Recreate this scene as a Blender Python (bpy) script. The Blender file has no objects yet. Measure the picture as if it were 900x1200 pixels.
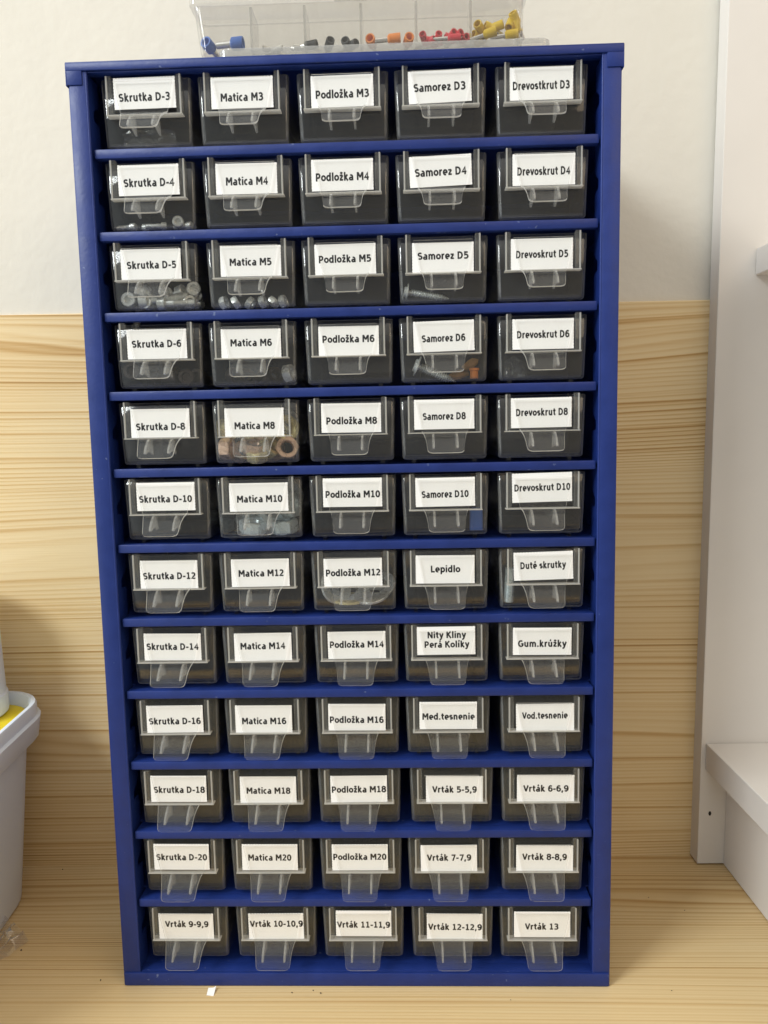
import bpy, bmesh, math, random
from mathutils import Matrix, Vector

random.seed(7)
scene = bpy.context.scene
C = scene.collection

# ------------------------------------------------------------------ camera
cam_d = bpy.data.cameras.new('camera')
cam = bpy.data.objects.new('camera', cam_d)
C.objects.link(cam)
scene.camera = cam
cam_d.sensor_fit = 'VERTICAL'
cam_d.sensor_height = 36.0
cam_d.lens = 27.0
cam_d.clip_start = 0.02
cam_d.clip_end = 50
PITCH, YAW, ROLL = -0.11180286, 0.03100958, 0.02030561
Rm = Matrix.Rotation(YAW, 3, 'Z') @ Matrix.Rotation(PITCH, 3, 'X') @ Matrix.Rotation(ROLL, 3, 'Y')
right, fwd, up = Rm.col[0], Rm.col[1], Rm.col[2]
M = Matrix.Identity(4)
for i in range(3):
    M[i][0] = right[i]; M[i][1] = up[i]; M[i][2] = -fwd[i]
M.translation = Vector((0.03211627, -0.44682983, 0.35022612))
cam.matrix_world = M

# ------------------------------------------------------------------ light
world = bpy.data.worlds.new('World')
scene.world = world
world.use_nodes = True
bg = world.node_tree.nodes['Background']
bg.inputs[1].default_value = 1.0
# an ordinary room around the shelf: pale ceiling, daylight side at the left, dim far side behind the camera
_nt = world.node_tree
def _wm(op, *v):
    n = _nt.nodes.new('ShaderNodeMath'); n.operation = op
    for i, x in enumerate(v):
        if isinstance(x, (int, float)): n.inputs[i].default_value = x
        else: _nt.links.new(x, n.inputs[i])
    return n.outputs[0]
def _ss(x, a, b):
    n = _nt.nodes.new('ShaderNodeMapRange'); n.interpolation_type = 'SMOOTHSTEP'
    _nt.links.new(x, n.inputs[0]); n.inputs[1].default_value = a; n.inputs[2].default_value = b
    return n.outputs[0]
_tc = _nt.nodes.new('ShaderNodeTexCoord'); _sp = _nt.nodes.new('ShaderNodeSeparateXYZ')
_nt.links.new(_tc.outputs['Generated'], _sp.inputs[0])
_x, _y, _z = _sp.outputs
_ceil = _ss(_z, 0.30, 0.75)
_left = _ss(_wm('MULTIPLY', _x, -1.0), 0.40, 0.80)
_right = _ss(_x, 0.5, 0.95)
_lvl = _wm('ADD', _wm('MULTIPLY_ADD', _ceil, 0.80, 0.29), _wm('MULTIPLY_ADD', _left, 1.0, _wm('MULTIPLY', _right, 0.18)))
_cr = _nt.nodes.new('ShaderNodeValToRGB')
_cr.color_ramp.elements[0].position = 0.25; _cr.color_ramp.elements[0].color = (0.90, 0.97, 1.0, 1)
_cr.color_ramp.elements[1].position = 0.75; _cr.color_ramp.elements[1].color = (1.0, 0.88, 0.72, 1)
_nt.links.new(_wm('MULTIPLY_ADD', _x, 0.5, 0.5), _cr.inputs[0])
_nt.links.new(_cr.outputs[0], bg.inputs[0]); _nt.links.new(_lvl, bg.inputs[1])

def area(name, loc, target, size, energy, color):
    d = bpy.data.lights.new(name, 'AREA')
    d.shape = 'RECTANGLE'; d.size, d.size_y = size
    d.energy = energy; d.color = color
    o = bpy.data.objects.new(name, d); C.objects.link(o)
    o.location = loc
    o.rotation_euler = (Vector(target) - Vector(loc)).to_track_quat('-Z', 'Y').to_euler()
    return o

area('window_light', (-1.22, -1.08, 1.50), (-0.1, 0.05, 0.25), (0.6, 0.6), 22.0, (0.93, 0.98, 1.0))
area('ceiling_light', (0.75, -0.9, 1.15), (0.05, 0.05, 0.3), (0.6, 0.6), 1.7, (1.0, 0.78, 0.54))

scene.view_settings.view_transform = 'Standard'
scene.view_settings.look = 'None'
scene.view_settings.exposure = 0.32
scene.view_settings.gamma = 1.0
scene.render.engine = 'CYCLES'
scene.cycles.transparent_max_bounces = 40
scene.cycles.max_bounces = 10
scene.cycles.use_denoising = True

# ------------------------------------------------------------------ materials
def new_mat(name):
    m = bpy.data.materials.new(name); m.use_nodes = True
    nt = m.node_tree; nt.nodes.clear()
    out = nt.nodes.new('ShaderNodeOutputMaterial')
    return m, nt, out

def N(nt, t, **kw):
    n = nt.nodes.new(t)
    for k, v in kw.items():
        setattr(n, k, v)
    return n

def math_n(nt, op, a, b=None, c=None):
    n = N(nt, 'ShaderNodeMath', operation=op)
    for i, v in enumerate((a, b, c)):
        if v is None: continue
        if isinstance(v, (int, float)): n.inputs[i].default_value = v
        else: nt.links.new(v, n.inputs[i])
    return n.outputs[0]

def noise(nt, vec, scale, detail=3.0, rough=0.5):
    n = N(nt, 'ShaderNodeTexNoise')
    n.inputs['Scale'].default_value = scale
    n.inputs['Detail'].default_value = detail
    n.inputs['Roughness'].default_value = rough
    nt.links.new(vec, n.inputs['Vector'])
    return n.outputs[0]

def stretched(nt, vec, s):
    n = N(nt, 'ShaderNodeMapping')
    n.inputs['Scale'].default_value = s
    nt.links.new(vec, n.inputs['Vector'])
    return n.outputs[0]

def ramp(nt, fac, stops):
    n = N(nt, 'ShaderNodeValToRGB')
    e = n.color_ramp.elements
    while len(e) < len(stops): e.new(0.5)
    for i, (p, c) in enumerate(stops):
        e[i].position = p
        e[i].color = (*c, 1) if len(c) == 3 else c
    nt.links.new(fac, n.inputs[0])
    return n.outputs[0]

def solid(name, color, rough=0.5, metal=0.0, bump=None, var=0.0, spec=0.5, varscale=40, coat=0.0):
    m, nt, out = new_mat(name)
    p = N(nt, 'ShaderNodeBsdfPrincipled')
    p.inputs['Base Color'].default_value = (*color, 1)
    p.inputs['Roughness'].default_value = rough
    p.inputs['Metallic'].default_value = metal
    p.inputs['Specular IOR Level'].default_value = spec
    p.inputs['Coat Weight'].default_value = coat
    tc = N(nt, 'ShaderNodeTexCoord')
    if var:
        f = noise(nt, tc.outputs['Object'], varscale, 4)
        lo = tuple(max(0, c * (1 - var)) for c in color); hi = tuple(min(1, c * (1 + var)) for c in color)
        nt.links.new(ramp(nt, f, [(0.3, lo), (0.7, hi)]), p.inputs['Base Color'])
        r = math_n(nt, 'MULTIPLY_ADD', f, 0.25, rough - 0.12)
        nt.links.new(r, p.inputs['Roughness'])
    if bump:
        b = N(nt, 'ShaderNodeBump')
        b.inputs['Strength'].default_value = bump[1]
        b.inputs['Distance'].default_value = bump[2]
        nt.links.new(noise(nt, tc.outputs['Object'], bump[0], 3), b.inputs['Height'])
        nt.links.new(b.outputs[0], p.inputs['Normal'])
    nt.links.new(p.outputs[0], out.inputs[0])
    return m

def plastic(name, tint, diff, fac, rough=0.05, gloss=1.0, scratch=0.0, trans=0.5):
    """thin clear plastic: see-through, a facing-angle reflection and a little milky scatter"""
    m, nt, out = new_mat(name)
    tr = N(nt, 'ShaderNodeBsdfTransparent'); tr.inputs[0].default_value = (*tint, 1)
    gl = N(nt, 'ShaderNodeBsdfGlossy'); gl.inputs['Roughness'].default_value = rough
    gl.inputs['Color'].default_value = (1, 1, 1, 1)
    lw = N(nt, 'ShaderNodeLayerWeight'); lw.inputs['Blend'].default_value = 0.5
    f = math_n(nt, 'POWER', lw.outputs['Facing'], 4.0)
    f = math_n(nt, 'MULTIPLY_ADD', f, 0.75 * gloss, 0.042 * gloss)
    mx = N(nt, 'ShaderNodeMixShader')
    nt.links.new(f, mx.inputs[0]); nt.links.new(tr.outputs[0], mx.inputs[1]); nt.links.new(gl.outputs[0], mx.inputs[2])
    df = N(nt, 'ShaderNodeBsdfDiffuse'); df.inputs[0].default_value = (*diff, 1)
    tl = N(nt, 'ShaderNodeBsdfTranslucent'); tl.inputs[0].default_value = (*diff, 1)
    md = N(nt, 'ShaderNodeMixShader'); md.inputs[0].default_value = trans
    nt.links.new(df.outputs[0], md.inputs[1]); nt.links.new(tl.outputs[0], md.inputs[2])
    m2 = N(nt, 'ShaderNodeMixShader'); m2.inputs[0].default_value = fac
    tc = N(nt, 'ShaderNodeTexCoord')
    if scratch:
        v = stretched(nt, tc.outputs['Object'], (260, 260, 22))
        s = noise(nt, v, 1.0, 4, 0.65)
        s2 = noise(nt, tc.outputs['Object'], 70, 3)
        k = math_n(nt, 'MULTIPLY', math_n(nt, 'MULTIPLY_ADD', s, 2.0, -0.45), math_n(nt, 'MULTIPLY_ADD', s2, 1.6, 0.2))
        k = math_n(nt, 'MAXIMUM', math_n(nt, 'MULTIPLY', k, scratch), 0.0)
        nt.links.new(math_n(nt, 'ADD', k, fac), m2.inputs[0])
        b = N(nt, 'ShaderNodeBump'); b.inputs['Strength'].default_value = 0.25; b.inputs['Distance'].default_value = 0.0006
        nt.links.new(noise(nt, tc.outputs['Object'], 90, 2), b.inputs['Height'])
        nt.links.new(b.outputs[0], gl.inputs['Normal'])
    nt.links.new(mx.outputs[0], m2.inputs[1]); nt.links.new(md.outputs[0], m2.inputs[2])
    nt.links.new(m2.outputs[0], out.inputs[0])
    return m

def wood(name, axis, off, freq=165.0, tint=(1, 1, 1)):
    """flat-sawn pine: growth rings running along X, spaced unevenly across the board"""
    m, nt, out = new_mat(name)
    p = N(nt, 'ShaderNodeBsdfPrincipled')
    tc = N(nt, 'ShaderNodeTexCoord')
    mp = N(nt, 'ShaderNodeMapping'); mp.inputs['Location'].default_value = off
    nt.links.new(tc.outputs['Object'], mp.inputs['Vector'])
    co = mp.outputs[0]
    sx = N(nt, 'ShaderNodeSeparateXYZ'); nt.links.new(co, sx.inputs[0])
    g = sx.outputs['Z'] if axis == 'z' else sx.outputs['Y']
    def st(along, across):
        s = (along, 0.01, across) if axis == 'z' else (along, across, 0.01)
        return stretched(nt, co, s)
    big = noise(nt, st(0.50, 8.0), 1.0, 1.5, 0.4)
    mid = noise(nt, st(2.2, 40.0), 1.0, 2.0, 0.5)
    t = math_n(nt, 'MULTIPLY', g, freq)
    t = math_n(nt, 'MULTIPLY_ADD', big, 26.0, t)
    t = math_n(nt, 'MULTIPLY_ADD', mid, 0.9, t)
    fr = math_n(nt, 'FRACT', t)
    ring_id = math_n(nt, 'FLOOR', t)
    wn = N(nt, 'ShaderNodeTexWhiteNoise', noise_dimensions='1D'); nt.links.new(ring_id, wn.inputs['W'])
    ring = ramp(nt, fr, [(0.0, (0, 0, 0)), (0.12, (0.02,) * 3), (0.55, (0.22,) * 3), (0.80, (0.8,) * 3), (0.90, (1,) * 3), (1.0, (0.1,) * 3)])
    amp = math_n(nt, 'MULTIPLY_ADD', math_n(nt, 'POWER', wn.outputs[0], 2.2), 0.72, 0.15)
    fac = math_n(nt, 'MULTIPLY', ring, amp)
    fr2 = math_n(nt, 'FRACT', math_n(nt, 'MULTIPLY_ADD', mid, 0.6, math_n(nt, 'MULTIPLY', t, 1.83)))
    ring2 = ramp(nt, fr2, [(0.0, (0, 0, 0)), (0.45, (0.25,) * 3), (0.78, (1,) * 3), (1.0, (0.05,) * 3)])
    zone = noise(nt, st(0.8, 16.0), 1.0, 2.0, 0.5)
    zamp = math_n(nt, 'MAXIMUM', math_n(nt, 'MULTIPLY_ADD', zone, 1.9, -0.58), 0.04)
    fac = math_n(nt, 'ADD', fac, math_n(nt, 'MULTIPLY', ring2, zamp))
    fib = noise(nt, st(9.0, 900.0), 1.0, 3.0, 0.6)
    blot = noise(nt, st(2.5, 14.0), 1.0, 3.0, 0.5)
    fac = math_n(nt, 'ADD', fac, math_n(nt, 'MULTIPLY_ADD', fib, 0.34, -0.17))
    fac = math_n(nt, 'ADD', fac, math_n(nt, 'MULTIPLY_ADD', blot, 0.9, -0.45))
    col = ramp(nt, fac, [(0.0, tuple(a * b for a, b in zip((0.80, 0.630, 0.365), tint))), (0.35, tuple(a * b for a, b in zip((0.72, 0.525, 0.270), tint))), (0.75, tuple(a * b for a, b in zip((0.56, 0.350, 0.135), tint))), (1.0, tuple(a * b for a, b in zip((0.45, 0.265, 0.095), tint)))])
    nt.links.new(col, p.inputs['Base Color'])
    p.inputs['Roughness'].default_value = 0.5
    p.inputs['Specular IOR Level'].default_value = 0.35
    b = N(nt, 'ShaderNodeBump'); b.inputs['Strength'].default_value = 0.25; b.inputs['Distance'].default_value = 0.0004
    nt.links.new(math_n(nt, 'ADD', fac, fib), b.inputs['Height'])
    nt.links.new(b.outputs[0], p.inputs['Normal'])
    nt.links.new(p.outputs[0], out.inputs[0])
    return m

MT = dict(
    plaster=solid('plaster', (0.72, 0.68, 0.595), 0.9, bump=(120, 0.24, 0.0016), var=0.035, spec=0.2, varscale=7),
    white_board=solid('white_laminate', (0.74, 0.695, 0.64), 0.5, bump=(700, 0.05, 0.0004), var=0.03, spec=0.4, varscale=12),
    board_edge=solid('white_board_edge', (0.58, 0.52, 0.44), 0.6, var=0.04),
    pine_panel=wood('pine_panel', 'z', (0.3, 0, 0.21)),
    pine_top=wood('pine_top', 'y', (0.1, 0.73, 0), tint=(0.86, 0.83, 0.78)),
    blue=solid('blue_paint', (0.011, 0.029, 0.168), 0.42, bump=(520, 0.16, 0.0006), var=0.09, spec=0.36, varscale=90),
    tray=plastic('clear_tray_plastic', (0.93, 0.93, 0.92), (0.40, 0.39, 0.35), 0.013, 0.05, 1.15, scratch=0.05),
    smoky=plastic('frosted_tray_plastic', (0.80, 0.80, 0.775), (0.27, 0.262, 0.225), 0.15, 0.14, 0.8, scratch=0.06, trans=0.35),
    holder=plastic('clear_holder_plastic', (0.93, 0.93, 0.92), (0.60, 0.59, 0.54), 0.08, 0.06, 1.0, scratch=0.06),
    cover=plastic('clear_handle_plastic', (0.975, 0.975, 0.97), (0.75, 0.75, 0.71), 0.005, 0.035, 0.45, scratch=0.010),
    rim=plastic('painted_edge_highlight', (0.9, 0.9, 0.89), (0.82, 0.81, 0.77), 0.50, 0.08, 1.5),  # plastic edges whitened so their bright edge highlight sits in the colour
    edge=plastic('painted_soft_highlight', (0.9, 0.9, 0.89), (0.75, 0.74, 0.70), 0.20, 0.07, 1.6),  # milder whitening: highlights painted on tray edges, front corners, ribs, box dividers
    box=plastic('clear_box_plastic', (0.955, 0.95, 0.94), (0.62, 0.60, 0.56), 0.05, 0.05, 1.0, scratch=0.03),
    bag=plastic('clear_bag_film', (0.97, 0.97, 0.97), (0.8, 0.8, 0.78), 0.08, 0.08, 2.0),
    paper=solid('white_paper', (0.90, 0.895, 0.88), 0.85, spec=0.15, var=0.012, varscale=60),
    ink=solid('black_ink', (0.008, 0.008, 0.010), 0.6, spec=0.2),
    zinc=solid('zinc_steel', (0.86, 0.88, 0.86), 0.26, 0.5, var=0.12, varscale=300),
    zincblue=solid('bluish_zinc', (0.76, 0.86, 0.88), 0.28, 0.45, var=0.10, varscale=300),
    brass=solid('yellow_zinc', (0.88, 0.76, 0.40), 0.28, 0.5, var=0.15, varscale=260),
    copper=solid('reddish_zinc', (0.90, 0.62, 0.46), 0.28, 0.5, var=0.15, varscale=260),
    darksteel=solid('black_steel', (0.09, 0.075, 0.07), 0.4, 0.9, var=0.2, varscale=200),
    tin=solid('tinned_copper', (0.82, 0.80, 0.76), 0.25, 1.0),
    f_blue=solid('blue_plastic', (0.03, 0.13, 0.50), 0.4), f_black=solid('black_plastic', (0.02, 0.022, 0.025), 0.4),
    f_orange=solid('orange_plastic', (0.85, 0.27, 0.05), 0.4), f_red=solid('red_plastic', (0.68, 0.035, 0.06), 0.4),
    f_yellow=solid('yellow_plastic', (0.72, 0.50, 0.015), 0.4), f_white=solid('white_plastic', (0.66, 0.64, 0.58), 0.4),
    bucket=solid('white_bucket_plastic', (0.73, 0.80, 0.89), 0.38, var=0.03, spec=0.5, varscale=20),
    yellow_lid=solid('yellow_lid', (0.75, 0.58, 0.01), 0.45, var=0.08),
    chip=solid('wood_chip', (0.42, 0.24, 0.10), 0.7, var=0.3, varscale=150),
    crumb=solid('dark_crumb', (0.03, 0.022, 0.015), 0.9),
)

# scuffs and chips in the blue paint: sparse, small, paler spots and fine scratches
_m = MT['blue']; _t = _m.node_tree
_p = next(n for n in _t.nodes if n.type == 'BSDF_PRINCIPLED')
_tc2 = N(_t, 'ShaderNodeTexCoord')
_a = noise(_t, _tc2.outputs['Object'], 330, 2, 0.5)
_b = noise(_t, stretched(_t, _tc2.outputs['Object'], (60, 300, 700)), 1.0, 3, 0.6)
_c = noise(_t, _tc2.outputs['Object'], 22, 2)
_spot = math_n(_t, 'MULTIPLY', math_n(_t, 'GREATER_THAN', _a, 0.725), math_n(_t, 'GREATER_THAN', _c, 0.50))
_scr = math_n(_t, 'MULTIPLY', math_n(_t, 'GREATER_THAN', _b, 0.70), math_n(_t, 'GREATER_THAN', _c, 0.56))
_mk = math_n(_t, 'MULTIPLY', math_n(_t, 'MAXIMUM', _spot, math_n(_t, 'MULTIPLY', _scr, 0.5)), 0.55)
_mix = N(_t, 'ShaderNodeMix', data_type='RGBA')
_t.links.new(_mk, _mix.inputs[0]); _t.links.new(_p.inputs['Base Color'].links[0].from_socket, _mix.inputs[6])
_mix.inputs[7].default_value = (0.16, 0.20, 0.34, 1)
_t.links.new(_mix.outputs[2], _p.inputs['Base Color'])

# ------------------------------------------------------------------ mesh helpers
def link(name, bm, mats, parent=None, smooth=None):
    bmesh.ops.recalc_face_normals(bm, faces=bm.faces)
    me = bpy.data.meshes.new(name)
    bm.to_mesh(me); bm.free()
    for mm in (mats if isinstance(mats, (list, tuple)) else [mats]):
        me.materials.append(mm)
    if smooth is not None:
        me.polygons.foreach_set('use_smooth', [True] * len(me.polygons))
        me.set_sharp_from_angle(angle=math.radians(smooth))
    return put(name, me, parent)

def put(name, me, parent=None):
    o = bpy.data.objects.new(name, me); C.objects.link(o)
    if parent: o.parent = parent
    return o

def thing(name, label, cat, loc=(0, 0, 0), rot=(0, 0, 0), group=None):
    o = bpy.data.objects.new(name, None); C.objects.link(o)
    o.empty_display_size = 0.01
    o.location = loc; o.rotation_euler = rot
    return tag(o, label, cat, group)

def tag(o, label, cat, group=None):
    o['label'] = label; o['category'] = cat
    if group: o['group'] = group
    return o

def struct(o, label, cat):
    o['kind'] = 'structure'; o['label'] = label; o['category'] = cat
    return o

def box(bm, x0, x1, y0, y1, z0, z1, bev=0.0, mi=0, seg=2):
    vs = [bm.verts.new((x, y, z)) for x in (x0, x1) for y in (y0, y1) for z in (z0, z1)]
    fs = [bm.faces.new([vs[i] for i in f]) for f in ((0, 1, 3, 2), (4, 6, 7, 5), (0, 4, 5, 1), (2, 3, 7, 6), (0, 2, 6, 4), (1, 5, 7, 3))]
    for f in fs: f.material_index = mi
    if bev:
        es = list({e for f in fs for e in f.edges})
        r = bmesh.ops.bevel(bm, geom=es, offset=bev, segments=seg, affect='EDGES', profile=0.5)
        for f in r['faces']: f.material_index = mi
    return vs

def prism(bm, pts, a0, a1, axis='x', mi=0, mat=None):
    """extrude a 2-D outline: axis x -> pts are (y,z); y -> (x,z); z -> (x,y)"""
    def P(p, a):
        v = {'x': (a, p[0], p[1]), 'y': (p[0], a, p[1]), 'z': (p[0], p[1], a)}[axis]
        return mat @ Vector(v) if mat else v
    A = [bm.verts.new(P(p, a0)) for p in pts]; B = [bm.verts.new(P(p, a1)) for p in pts]
    n = len(pts)
    fs = [bm.faces.new(A), bm.faces.new(B)] + [bm.faces.new((A[i], A[(i + 1) % n], B[(i + 1) % n], B[i])) for i in range(n)]
    for f in fs: f.material_index = mi
    return fs

def lathe(bm, prof, seg=20, mat=Matrix.Identity(4), mi=0, hexa=None):
    """prof: (r, h) along local Z; closed if it starts and ends at r=0"""
    rings = []
    for r, h in prof:
        if r <= 1e-7:
            rings.append([bm.verts.new(mat @ Vector((0, 0, h)))])
        else:
            rings.append([bm.verts.new(mat @ Vector((r * math.cos(2 * math.pi * i / seg), r * math.sin(2 * math.pi * i / seg), h))) for i in range(seg)])
    for a, b in zip(rings, rings[1:]):
        for i in range(seg):
            j = (i + 1) % seg
            q = [a[i % len(a)], a[j % len(a)], b[j % len(b)], b[i % len(b)]]
            u = []
            for v in q:
                if v not in u: u.append(v)
            if len(u) >= 3:
                f = bm.faces.new(u); f.material_index = mi
    return rings

def rrect(x0, x1, y0, y1, r, n=4):
    pts = []
    for cx, cy, a0 in ((x1 - r, y1 - r, 0), (x0 + r, y1 - r, 90), (x0 + r, y0 + r, 180), (x1 - r, y0 + r, 270)):
        for k in range(n + 1):
            a = math.radians(a0 + 90 * k / n)
            pts.append((cx + r * math.cos(a), cy + r * math.sin(a)))
    return pts

def loft(bm, loops, cap0=True, cap1=True, mi=0):
    R = [[bm.verts.new(p) for p in l] for l in loops]
    n = len(R[0])
    for k, (a, b) in enumerate(zip(R, R[1:])):
        for i in range(n):
            j = (i + 1) % n
            f = bm.faces.new((a[i], a[j], b[j], b[i])); f.material_index = mi if isinstance(mi, int) else mi[k]
    if cap0: bm.faces.new(R[0]).material_index = 0
    if cap1: bm.faces.new(R[-1]).material_index = 0
    return R

# ------------------------------------------------------------------ setting
WALL_ROT = 0.0242
WALL_LOC = (0.0, 0.1398, 0.0)

bm = bmesh.new(); box(bm, -1.3, 1.3, 0.003, 0.08, -0.05, 1.6)
wall = link('wall', bm, MT['plaster']); wall.location = WALL_LOC; wall.rotation_euler.z = WALL_ROT
struct(wall, 'cream rough plastered wall above the pine panel', 'wall')

bm = bmesh.new(); box(bm, -1.3, 1.3, 0.0, 0.02, -0.02, 0.4385, 0.0006)
panel = link('pine_backboard', bm, MT['pine_panel']); panel.location = WALL_LOC; panel.rotation_euler.z = WALL_ROT
struct(panel, 'pine board panel with horizontal grain covering the lower wall', 'wall panel')

bm = bmesh.new(); box(bm, -1.3, 1.3, -0.30, 0.16, -0.030, 0.0, 0.0006)
table = link('pine_tabletop', bm, MT['pine_top'])
struct(table, 'pine tabletop with horizontal grain under the blue cabinet', 'tabletop')

# white shelving at the right
unit = thing('white_shelf_unit', 'white laminate shelf unit standing against the pine panel right of the blue cabinet', 'shelf unit',
             (0.2561, 0.1322, 0.0), (0, 0.0095, 0.030))
bm = bmesh.new(); box(bm, 0.0, 0.42, 0.0, 0.0150, 0.0012, 0.80, 0.0005)
link('upright_board', bm, MT['white_board'], unit)
bm = bmesh.new(); box(bm, 0.0032, 0.42, -0.36, -0.0005, 0.0795, 0.1005, 0.0006)
link('shelf', bm, MT['white_board'], unit)
bm = bmesh.new(); box(bm, 0.0262, 0.42, -0.36, -0.0005, 0.4535, 0.4722, 0.0006)
link('shelf', bm, MT['white_board'], unit)
bm = bmesh.new(); box(bm, 0.0205, 0.036, -0.36, -0.0005, 0.0012, 0.0788, 0.0004)
link('plinth_panel', bm, MT['white_board'], unit)
bm = bmesh.new(); lathe(bm, [(0, 0.0006), (0.0007, 0.0006), (0.0011, 0.0002), (0.0011, -0.004), (0, -0.004)], 10, Matrix.Translation((0.0085, 0, 0.043)) @ Matrix.Rotation(math.pi / 2, 4, 'X') @ Matrix.Scale(1.7, 4, (0, 1, 0)))
link('peg_hole', bm, MT['crumb'], unit)

# ------------------------------------------------------------------ blue cabinet
W2, DEP, PITCH_Z = 0.1530, 0.130, 0.04518
BAR = [0.009 + PITCH_Z * k for k in range(13)]          # bar centre heights, 0 = bottom, 12 = top
cab = thing('drawer_cabinet', 'tall blue metal cabinet holding sixty small clear drawers on twelve levels', 'cabinet')

def flange_outline(z0, z1):
    """rear edge of the inner return flange: notched under each shelf and at mid height of each bay"""
    pts = [(0.0006, z0), ]
    d0, d1 = 0.0085, 0.0165
    pts += [(d1, z0)]
    for k in range(12):
        b = BAR[k]
        for (a, d) in ((0.0030, d1), (0.0195, d1), (0.0203, d0), (0.0255, d0), (0.0290, d1 - 0.002), (0.0310, d1), (0.0415, d1)):
            z = b + a
            if z0 < z < z1: pts.append((d, z))
    pts += [(d1, z1), (0.0006, z1)]
    return pts

for s in (-1, 1):
    bm = bmesh.new()
    xs = sorted((s * W2, s * (W2 - 0.0012)))
    box(bm, xs[0], xs[1], 0.0, DEP, 0.0, 0.5520, 0.0004)
    xs = sorted((s * (W2 - 0.0003), s * (W2 - 0.0098)))
    box(bm, xs[0], xs[1], -0.0002, 0.0012, 0.0002, 0.5518, 0.0006)
    # rounded inner edge and return flange
    x_in = s * (W2 - 0.0096)
    prism(bm, flange_outline(0.002, 0.549), x_in - 0.0005, x_in + 0.0005, 'x')
    lathe(bm, [(0, 0.0004), (0.0009, 0.0004), (0.0009, 0.5508), (0, 0.5508)], 12, Matrix.Translation((x_in - s * 0.0004, 0.0008, 0)))
    link('side_panel', bm, MT['blue'], cab, 40)

bm = bmesh.new()                                         # folded top with corner lugs
box(bm, -W2 - 0.0009, W2 + 0.0009, -0.0012, DEP, 0.5528, 0.5541, 0.0005)
box(bm, -W2 - 0.0009, W2 + 0.0009, -0.0012, 0.0006, 0.5494, 0.5538, 0.0006)
box(bm, -W2 + 0.0100, W2 - 0.0100, 0.0006, 0.0070, 0.5488, 0.5496, 0.0003)
for s in (-1, 1):
    xs = sorted((s * (W2 + 0.0010), s * (W2 + 0.0002)))
    box(bm, xs[0], xs[1], -0.0010, DEP, 0.5415, 0.5536, 0.0003)
    xs = sorted((s * (W2 + 0.0009), s * (W2 - 0.0082)))
    box(bm, xs[0], xs[1], -0.0009, -0.0001, 0.5420, 0.5536, 0.0004)
link('top_panel', bm, MT['blue'], cab, 40)

bm = bmesh.new()                                         # bottom with upturned front lip
box(bm, -W2 + 0.0006, W2 - 0.0006, -0.0010, 0.0010, 0.0003, 0.0090, 0.0006)
box(bm, -W2 + 0.0013, W2 - 0.0013, 0.0010, DEP - 0.001, 0.0070, 0.0080)
box(bm, -W2 + 0.0013, W2 - 0.0013, 0.0010, 0.0090, 0.0080, 0.0090, 0.0003)
link('bottom_panel', bm, MT['blue'], cab, 40)

bm = bmesh.new(); box(bm, -W2 + 0.0013, W2 - 0.0013, DEP - 0.001, DEP, 0.0005, 0.5525)
link('back_panel', bm, MT['blue'], cab)

for k in range(1, 12):
    bm = bmesh.new()
    z = BAR[k]
    box(bm, -0.1415, 0.1417, 0.0022, 0.0040, z - 0.0026, z + 0.0026, 0.0007)
    box(bm, -0.1412, 0.1414, 0.0040, 0.0090, z + 0.0012, z + 0.0024, 0.0004)
    box(bm, -0.1412, 0.1414, 0.0040, 0.0075, z - 0.0026, z - 0.0018, 0.0003)
    box(bm, -0.1516, 0.1516, 0.0175, DEP - 0.0012, z + 0.0008, z + 0.0018)
    box(bm, -0.1412, 0.1414, 0.0085, 0.0180, z + 0.0008, z + 0.0018)
    link('shelf', bm, MT['blue'], cab, 40)

# ------------------------------------------------------------------ drawers
TH, HW = 0.0364, 0.0259                                   # tray height, half width at the top
def tray_mesh():
    bm = bmesh.new()
    def ring(z, inset, r):
        hw = HW - 0.0011 * (1 - z / TH) - inset
        yf = 0.0064 + 0.0012 * (1 - z / TH) + inset
        return [(x, y, z) for x, y in rrect(-hw, hw, yf, 0.1245 - inset, max(r - inset, 0.0006), 4)]
    L = [ring(0.0, 0.0016, 0.0030), ring(0.0004, 0.0007, 0.0030), ring(0.0014, 0.0, 0.0026), ring(0.012, 0.0, 0.0024), ring(TH - 0.0003, 0.0, 0.0022), ring(TH, 0.0003, 0.0022),
         ring(TH, 0.0010, 0.0022), ring(TH - 0.0003, 0.0013, 0.0022), ring(0.012, 0.0013, 0.0024), ring(0.0026, 0.0013, 0.0026), ring(0.0015, 0.0022, 0.0032)]
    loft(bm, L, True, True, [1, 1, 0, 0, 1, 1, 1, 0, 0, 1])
    bmesh.ops.recalc_face_normals(bm, faces=bm.faces); bm.normal_update()
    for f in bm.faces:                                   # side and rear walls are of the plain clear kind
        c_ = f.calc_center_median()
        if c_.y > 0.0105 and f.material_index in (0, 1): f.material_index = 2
        elif c_.y < 0.0095 and 0.25 < abs(f.normal.x) < 0.97: f.material_index = 1  # rounded front corners take the highlight colour, painting in the window glint
    for x in (-0.018, 0.018):                            # runners under the tray
        box(bm, x - 0.0012, x + 0.0012, 0.014, 0.120, -0.0029, 0.0002)
    return bm

def holder_mesh():
    bm = bmesh.new()
    for s in (-1, 1):
        x0, x1 = sorted((s * 0.0181, s * 0.0212))
        box(bm, x0, x1, 0.0026, 0.0070, 0.0160, 0.0371, 0.0004, 0, 1)
        x0, x1 = sorted((s * 0.0203, s * 0.0212))
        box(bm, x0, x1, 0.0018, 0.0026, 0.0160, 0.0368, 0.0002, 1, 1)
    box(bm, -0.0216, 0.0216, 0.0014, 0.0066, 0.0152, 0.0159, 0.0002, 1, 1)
    return bm

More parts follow.
